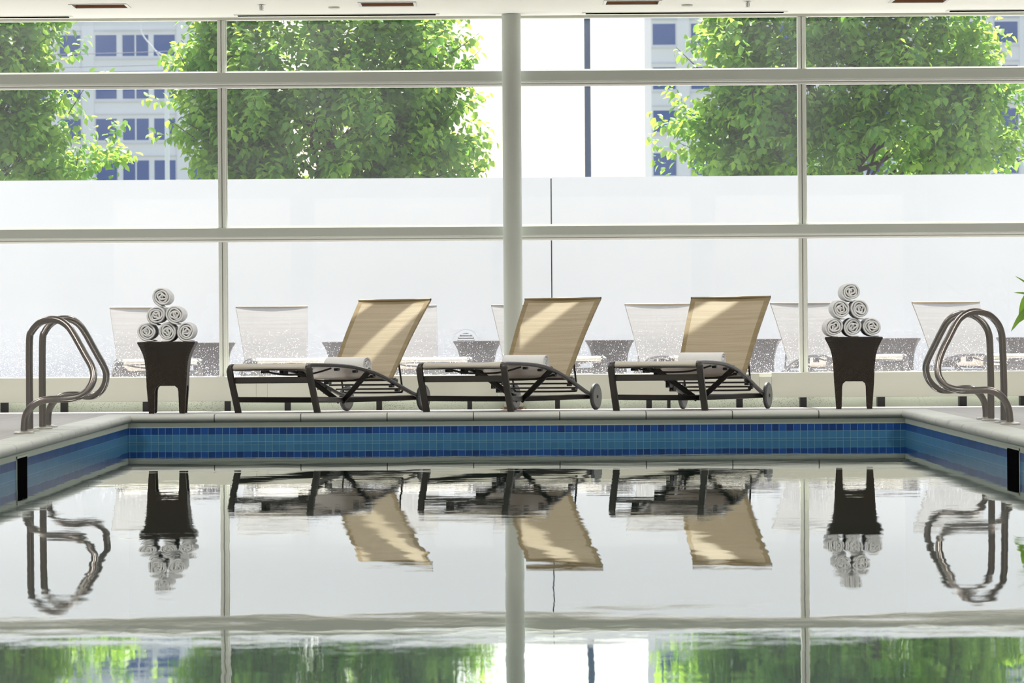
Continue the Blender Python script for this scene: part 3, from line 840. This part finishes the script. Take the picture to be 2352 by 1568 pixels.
GI = 'indoor loungers along the pool edge'
L1 = lounger(637.5, 23.94, 27.2, 'beige sling lounger on dark frame, left of the three by the pool', GI)
L2 = lounger(1076, 23.79, 24.0, 'beige sling lounger on dark frame, middle one beside the column', GI)
L3 = lounger(1517, 23.72, 20.8, 'beige sling lounger on dark frame, right of the three by the pool', GI)
for k, (L_, u0, tw, wh, dz) in enumerate(((L1, -.045, .03, 'left', 0), (L2, -.03, -.03, 'middle', 0), (L3, -.03, -.10, 'right', .012))):
    M = L_.matrix_world
    c = M @ Vector((u0, 1.215, .345 + dz)); a = L_.rotation_euler.z
    towel(101 + k, c, (0, tw, a - PI / 2 + .0), f'rolled white towel lying against the backrest of the {wh} lounger', 'rolled towels on the loungers', R=.078, Ln=.34)

# ------------------------------------------------------------------ terrace outside
TZ = .20; WY = 32.2
mb = MB(); mb.box(-14, 14, 26.55, WY, -.3, TZ, M_terr); tag(mb.build('terrace'), 'sunlit paved terrace behind the glass', 'terrace', kind='structure')
mb = MB(); zt = at(1176, 407.5, WY).z; jx = at(1266, 500, WY).x
mb.box(-14, jx - .006, WY, WY + .25, -.3, zt, M_outwall); mb.box(jx + .006, 14, WY, WY + .25, -.3, zt, M_outwall); mb.box(jx - .006, jx + .006, WY + .03, WY + .2, -.3, zt - .01, M_dark)
tag(mb.build('wall_back'), 'plain white rendered terrace wall beyond the glass', 'wall', kind='structure')
mb = MB(); mb.box(-60, 70, 32.5, 900, -.4, -.05, M_ground); tag(mb.build('ground'), 'ground beyond the terrace wall', 'ground', kind='structure')
vc = at(1070, 785, WY - .01); r = empty('wall_vent', vc); tag(r, 'round louvred white vent on the terrace wall', 'vent')
mb = MB(); V = []
mb.tube([(0, .01, 0), (0, -.012, 0)], .118, M_outwall, 40); mb.build('flange', r, True)
mb = MB(); mb.tube([(0, -.010, 0), (0, -.014, 0)], .085, M_dark, 40); mb.build('opening', r, True)
for k in range(-3, 4):
    z = k * .0235; hw = math.sqrt(max(.085 ** 2 - z * z, 0)) * .98
    mb = MB(); mb.box(-hw, hw, -.022, -.012, z - .007, z + .007, M_outwall); mb.build('slat', r)

GO = 'outdoor loungers on the terrace'
for k, (fl, al, wh) in enumerate(((366, -10, 'behind the left towel table'), (672, -10, 'behind the left indoor lounger'), (986, -10, 'just left of the column'), (1292, -10, 'behind the middle indoor lounger'),
                                  (1623, -11, 'behind the right indoor lounger'), (1983, -12, 'behind the right towel table'), (2340, -14, 'behind the right handrails'))):
    lounger(fl, 27.55, al, f'sling lounger outside on the terrace, {wh}', GO, z=TZ)
for k, (cx_, Y, rz, wh) in enumerate(((485, 29.4, .05, 'beside the left mullion'), (796, 29.4, .03, 'behind the left indoor lounger backrest'), (1097, 29.4, 0, 'just left of the column'), (1400, 29.4, 0, 'between the middle and right indoor loungers'),
                                      (1728, 29.4, .35, 'left of the right mullion'), (2048, 29.4, .3, 'beside the right towel table'), (2352, 29.4, .1, 'behind the right handrails'))):
    p = at(cx_, 900, Y); t = table(p.x, Y, TZ, rz, f'wicker table outside on the terrace, {wh}', 'outdoor wicker tables'); t.scale = (.98, .98, .88)


# ------------------------------------------------------------------ trees
def leaves(P, Dv, Nv, Ls, W, tint, name, parent, material):
    """one mesh of many curled leaves. P base points, D along, N face normals"""
    n = len(P); S = np.cross(Dv, Nv); S /= np.linalg.norm(S, axis=1)[:, None] + 1e-9
    tmpl = [(0, 0, 0), (.30, .42, .10), (.68, .34, .04), (1.0, 0, -.16), (.68, -.34, .04), (.30, -.42, .10), (.32, 0, -.03), (.68, 0, -.07)]
    V = np.zeros((n, 8, 3))
    for k, (a, b, c) in enumerate(tmpl):
        V[:, k] = P + Dv * (a * Ls)[:, None] + S * (b * W)[:, None] + Nv * (c * Ls)[:, None]
    F0 = np.array([(0, 6, 1), (0, 5, 6), (1, 6, 7), (1, 7, 2), (6, 5, 4), (6, 4, 7), (2, 7, 3), (7, 4, 3)])
    Fs = (F0[None] + (np.arange(n) * 8)[:, None, None]).reshape(-1)
    me = bpy.data.meshes.new(name); me.vertices.add(n * 8); me.vertices.foreach_set('co', V.reshape(-1))
    nf = n * 8; me.loops.add(nf * 3); me.loops.foreach_set('vertex_index', Fs); me.polygons.add(nf)
    me.polygons.foreach_set('loop_start', np.arange(nf) * 3); me.polygons.foreach_set('loop_total', np.full(nf, 3))
    me.update(calc_edges=True); me.polygons.foreach_set('use_smooth', np.ones(nf, bool))
    at_ = me.attributes.new('tint', 'FLOAT', 'POINT'); at_.data.foreach_set('value', np.repeat(tint, 8))
    me.materials.append(material); o = bpy.data.objects.new(name, me); COL.objects.link(o); o.parent = parent
    return o


def unit(a): return a / (np.linalg.norm(a, axis=-1, keepdims=True) + 1e-9)


def tree(cpx, Y, blobs, seed, label, ntw=1150):
    rg = np.random.default_rng(seed); base = at(cpx, 700, Y); base.z = -.05
    r = empty('tree', base); tag(r, label, 'tree', 'leafy trees behind the terrace wall'); B = np.array(base)
    C = []; W = []
    for (x, y, rx, ry, dens) in blobs:
        c = np.array(at(x, y, Y)); s = Y / F; C.append((c, rx * s, ry * s, max(rx * s * .8, .25))); W.append(rx * ry * dens * (rx ** .4))
    W = np.array(W) / sum(W); MBt = MB()
    h = max(c[2] + rz * .6 for c, rx, rz, ry in C)
    trunk = smoothpath([(0, 0, 0), (.03, 0, 1.0), (-.04, .05, 2.2), (.06, 0, h * .65), (0, 0, h)], 5); L = len(trunk)
    MBt.tube(trunk, [.14 * (1 - i / L) ** .8 + .015 for i in range(L)], M_bark, 12); MBt.build('trunk', r, True)
    # clumps
    ncl = 210; cl = []
    while len(cl) < ncl:
        c, rx, rz, ry = C[rg.choice(len(C), p=W)]
        d = unit(rg.normal(size=3)); d[1] *= 1.0
        rad = rg.uniform(.35, 1) ** .45
        if c[2] + d[2] * rz * rad < 1.75 or c[2] + d[2] * rz * rad > 5.2: continue
        if d[1] > .3 and rg.uniform() < .6: d[1] = -d[1]
        cl.append(c + d * np.array([rx, ry, rz]) * rad)
    cl = np.array(cl)
    mbb = MB()
    for k in range(0, ncl, 5):
        p = cl[k] - B; z0 = max(.9, p[2] - np.hypot(p[0], p[1]) * .9); a = Vector((0, 0, z0)); b = Vector(p)
        mid = (a + b) / 2 + Vector((0, 0, -.12)) + Vector(rg.normal(size=3) * .06)
        pts = smoothpath([a, mid, b], 4); n = len(pts)
        mbb.tube(pts, [.028 * (1 - i / n) + .005 for i in range(n)], M_bark, 6)
    P = []; D = []; Nn = []; T = []
    idx = rg.integers(0, ncl, ntw)
    for i in range(ntw):
        c = cl[idx[i]] + rg.normal(size=3) * .14
        out = unit(c - (B + np.array([0, 0, 2.6]))) ; d = unit(out * .7 + np.array([0, 0, .55]) + rg.normal(size=3) * .45)
        ln = rg.uniform(.22, .42); nl = rg.integers(11, 17); tw = rg.uniform(0, 1)
        e1 = Vector(c - B)
        if i % 6 == 0:
            mbb.tube([e1, e1 + Vector(d * ln * .5) , e1 + Vector(d * ln)], [.006, .0045, .003], M_bark, 5, False)
        for k in range(nl):
            t = (k + rg.uniform(0, .6)) / nl; a = k * 2.4 + tw * 6
            pp = c + d * ln * t
            sid = unit(np.cross(d, [0.1, .2, 1.])); sid2 = np.cross(d, sid)
            o = sid * math.cos(a) + sid2 * math.sin(a)
            ld = unit(o * 1.0 + d * .45 + np.array([0, 0, -.75]) + rg.normal(size=3) * .3)
            nn = unit(np.cross(ld, np.cross(np.array([0, 0, 1.]) + rg.normal(size=3) * .35, ld)))
            P.append(pp + o * .02); D.append(ld); Nn.append(nn); T.append(min(1, max(0, .45 * tw + .35 * t + rg.normal() * .22)))
    n = len(P)
    P = np.array(P) - B; sz = rg.uniform(.070, .112, n)
    leaves(P, np.array(D), np.array(Nn), sz, sz * rg.uniform(.75, .95, n), np.array(T), 'foliage', r, M_leaf)
    mbb.build('branches', r)


tree(-110, 35.5, [(-120, 200, 260, 400, 1), (25, 300, 95, 110, 1), (140, 392, 90, 42, 1.6), (232, 345, 18, 32, 3)], 11, 'leafy green tree at the left edge of the picture', 1300)
tree(745, 35.0, [(740, 180, 300, 400, 1), (915, 330, 165, 120, 1), (580, 230, 115, 230, 1), (500, 330, 48, 100, 1), (412, 130, 10, 25, 3), (450, 95, 16, 36, 2)], 12, 'broad leafy green tree left of the white column', 2100)
tree(1960, 35.2, [(1960, 190, 330, 390, 1), (1720, 330, 100, 100, 1), (2215, 270, 95, 150, 1), (1612, 300, 24, 30, 2), (1710, 110, 60, 80, 1.2)], 13, 'broad leafy green tree at the right of the picture', 2300)


# ------------------------------------------------------------------ far buildings, poles
def building(name, label, x0, x1, cols, rows, Y, mulls):
    a = at(x0, 250, Y).x; b = at(x1, 250, Y).x; ztop = 46.
    r = empty(name, ((a + b) / 2, Y, -.05)); tag(r, label, 'building'); ox = (a + b) / 2
    mb = MB(); mb.box(a - ox, b - ox, 0, 14, 0, ztop, M_fac); mb.build('wall', r)
    zz = [(at(250 if x0 < 600 else 1525, t, Y).z, at(250 if x0 < 600 else 1525, u, Y).z) for t, u in rows]
    for zt_, zb_ in zz:
        mb = MB(); mb.box(a - ox, b - ox, -.12, 0, zt_ + .35 + .05, zt_ + .42 + .05, M_fac2); mb.box(a - ox, b - ox, -.12, 0, zb_ - .30 + .05, zb_ - .2 + .05, M_fac2); mb.build('ledge', r)
        for (c0, c1) in cols:
            xa = at(c0, 250, Y).x - ox; xb = at(c1, 250, Y).x - ox
            mb = MB(); mb.box(xa, xb, -.03, .05, zb_ + .05, zt_ + .05, M_win); f = mb.build('window', r)
            if (c0, c1) in mulls:
                mb = MB(); xm = (xa + xb) / 2; mb.box(xm - .06, xm + .06, -.07, -.02, zb_ + .05, zt_ + .05, M_fac); mb.build('mullion', f)
    for (c0, c1) in zip(cols[:-1], cols[1:]):
        if c1[0] - c0[1] > 25:
            xa = at(c0[1] + 4, 250, Y).x - ox; xb = at(c1[0] - 4, 250, Y).x - ox
            mb = MB(); mb.box(xa, xb, -.14, 0, 0, ztop, M_fac); mb.build('pier', r)
    return r


cl_ = [(-28, 20), (56, 103), (138, 185), (220, 268), (282, 341), (354, 402), (437, 485), (520, 568)]
building('office_building', 'pale office block with blue windows behind the left trees', -160, 590, cl_, [(-16, 33), (81, 129), (177, 227), (273, 322), (369, 418)], 283., [(282, 341)])
cr_ = [(1500, 1552), (1588, 1640), (1700, 1752), (1788, 1840), (1900, 1952), (1990, 2042), (2100, 2152), (2188, 2240), (2285, 2338), (2372, 2424)]
building('office_building', 'pale office block with blue windows behind the right tree', 1496, 2560, cr_, [(-44, 5), (55, 103), (155, 205), (254, 303), (352, 403)], 283., [])

p = at(1350.5, 400, 60.); mb = MB(); mb.tube([(0, 0, 0), (0, 0, 12)], .0595, M_pole, 24)
tag(mb.build('utility_pole', smooth=True, loc=(p.x, p.y, -.05)), 'dark navy round pole against white sky right of the column', 'pole')
p = at(384, 400, 100.); r = empty('street_lamp', (p.x, p.y, -.05)); tag(r, 'tall pale street lamp in front of the left office block', 'street lamp')
hz = at(378, 125, 100.).z + .05; hx = at(303, 45, 100.); lx = hx.x - p.x; lz = hx.z + .05
mb = MB(); mb.tube([(0, 0, 0), (0, 0, hz)], [.085, .065], M_lamp, 16); mb.build('post', r, True)
mb = MB(); mb.tube(smoothpath([(0, 0, hz - .5), (-.25, 0, hz), (lx * .7, 0, lz - .45), (lx + .25, 0, lz + .02)], 5), .022, M_lamp, 10); mb.tube([(0, 0, hz - .1), (-.35, 0, hz + .12)], .02, M_lamp, 8); mb.build('arm', r, True)
mb = MB(); mb.box(lx - .16, lx + .16, -.09, .09, lz - .06, lz + .06, M_lamp, .04); mb.build('lamp_head', r, True)
for k, (ya, yb) in enumerate(((112, 78), (140, 112), (150, 128))):
    a = at(-200, ya + 18, 88. + k); b = at(1120, yb - 22, 88. + k); mid = (a + b) / 2 - Vector((0, 0, .25))
    mb = MB(); mb.tube(smoothpath([a, mid, b], 8), .010, M_pole, 6)
    tag(mb.build('power_line'), f'{["upper", "middle", "lower"][k]} of three thin overhead cables crossing the left office block', 'cable', 'overhead cables')

# ------------------------------------------------------------------ potted plant at the right edge
PYp = 24.4; px_ = 3.98 + .30
r = empty('potted_plant', (px_, PYp, deckz(px_, PYp))); tag(r, 'green leafy plant just entering the right edge of the picture', 'plant')
mb = MB(); mb.lathe([(.0, 0), (.14, 0), (.19, .36), (.20, .38), (.18, .38), (.17, .34), (0, .34)], M_pot, 36); mb.build('pot', r, True)
mb = MB(); mb.lathe([(0, .335), (.172, .335), (.172, .345), (0, .35)], M_soil, 30); mb.build('soil', r)
rg = random.Random(5); zb = r.location.z
st = []
for k in range(4):
    a = k * 1.7 + .4; p0 = Vector((.04 * math.cos(a), .04 * math.sin(a), .34)); p1 = p0 + Vector((.10 * math.cos(a), .10 * math.sin(a), .40 + .09 * k)); st.append((p0, p1))
    mb = MB(); mb.tube(smoothpath([p0, (p0 + p1) / 2 + Vector((.02, 0, 0)), p1], 5), .011, M_bark, 8); mb.build('stem', r, True)


def big_leaf(base, tip, wid, droop, roll=0.):
    """curved broad blade from base to tip"""
    n = 10; V = []; b = Vector(base); t = Vector(tip); d = t - b; sd = d.cross(Vector((0, 0, 1))).normalized(); up = sd.cross(d).normalized()
    sd, up = (sd * math.cos(roll) + up * math.sin(roll)), (up * math.cos(roll) - sd * math.sin(roll))
    for i in range(n + 1):
        f = i / n; c = b + d * f + Vector((0, 0, droop * math.sin(PI * f))); w_ = wid * (math.sin(PI * min(1, f ** .75 * 1.0)) ** .8) * .5 + .001
        V += [c - sd * w_ + up * w_ * .35, c, c + sd * w_ + up * w_ * .35]
    Fs = []
    for i in range(n): a = i * 3; Fs += [(a, a + 1, a + 4, a + 3), (a + 1, a + 2, a + 5, a + 4)]
    mb = MB(); mb.add(V, Fs, M_leaf2); o = mb.build('leaf', r, True)
    at_ = o.data.attributes.new('tint', 'FLOAT', 'POINT'); at_.data.foreach_set('value', [rg.uniform(.1, .9)] * len(o.data.vertices))
    return o


O = Vector(r.location)
def lp(px, py, dy=0): return at(px, py, PYp + dy) - O
mb = MB(); mb.tube(smoothpath([st[1][1] * .8, (st[1][1] * .8 + lp(2388, 672)) / 2 + Vector((0, 0, .05)), lp(2388, 672), lp(2374, 680)], 5), .0035, M_bark, 7); mb.build('stem', r, True)
big_leaf(lp(2400, 690), lp(2331, 634), .05, .01, .5)
big_leaf(lp(2420, 700), lp(2328, 672), .07, .015, .4)
big_leaf(lp(2388, 668, .02), lp(2340, 741, .02), .13, .02, 1.2)
big_leaf(lp(2368, 700, -.03), lp(2322, 761, -.03), .045, .01, 1.0)
for k in range(34):
    p0, p1 = st[k % 4]; b = p1 * (1 - .12 * (k // 8)) ; a = rg.uniform(0, 6.28); L = rg.uniform(.18, .30)
    tip = b + Vector((math.cos(a) * L * .75, math.sin(a) * L, rg.uniform(-.12, .16)))
    if tip.x < -.24: tip.x = -.24 + rg.uniform(0, .05)
    big_leaf(b, tip, rg.uniform(.06, .10), .05, rg.uniform(-.5, .5))
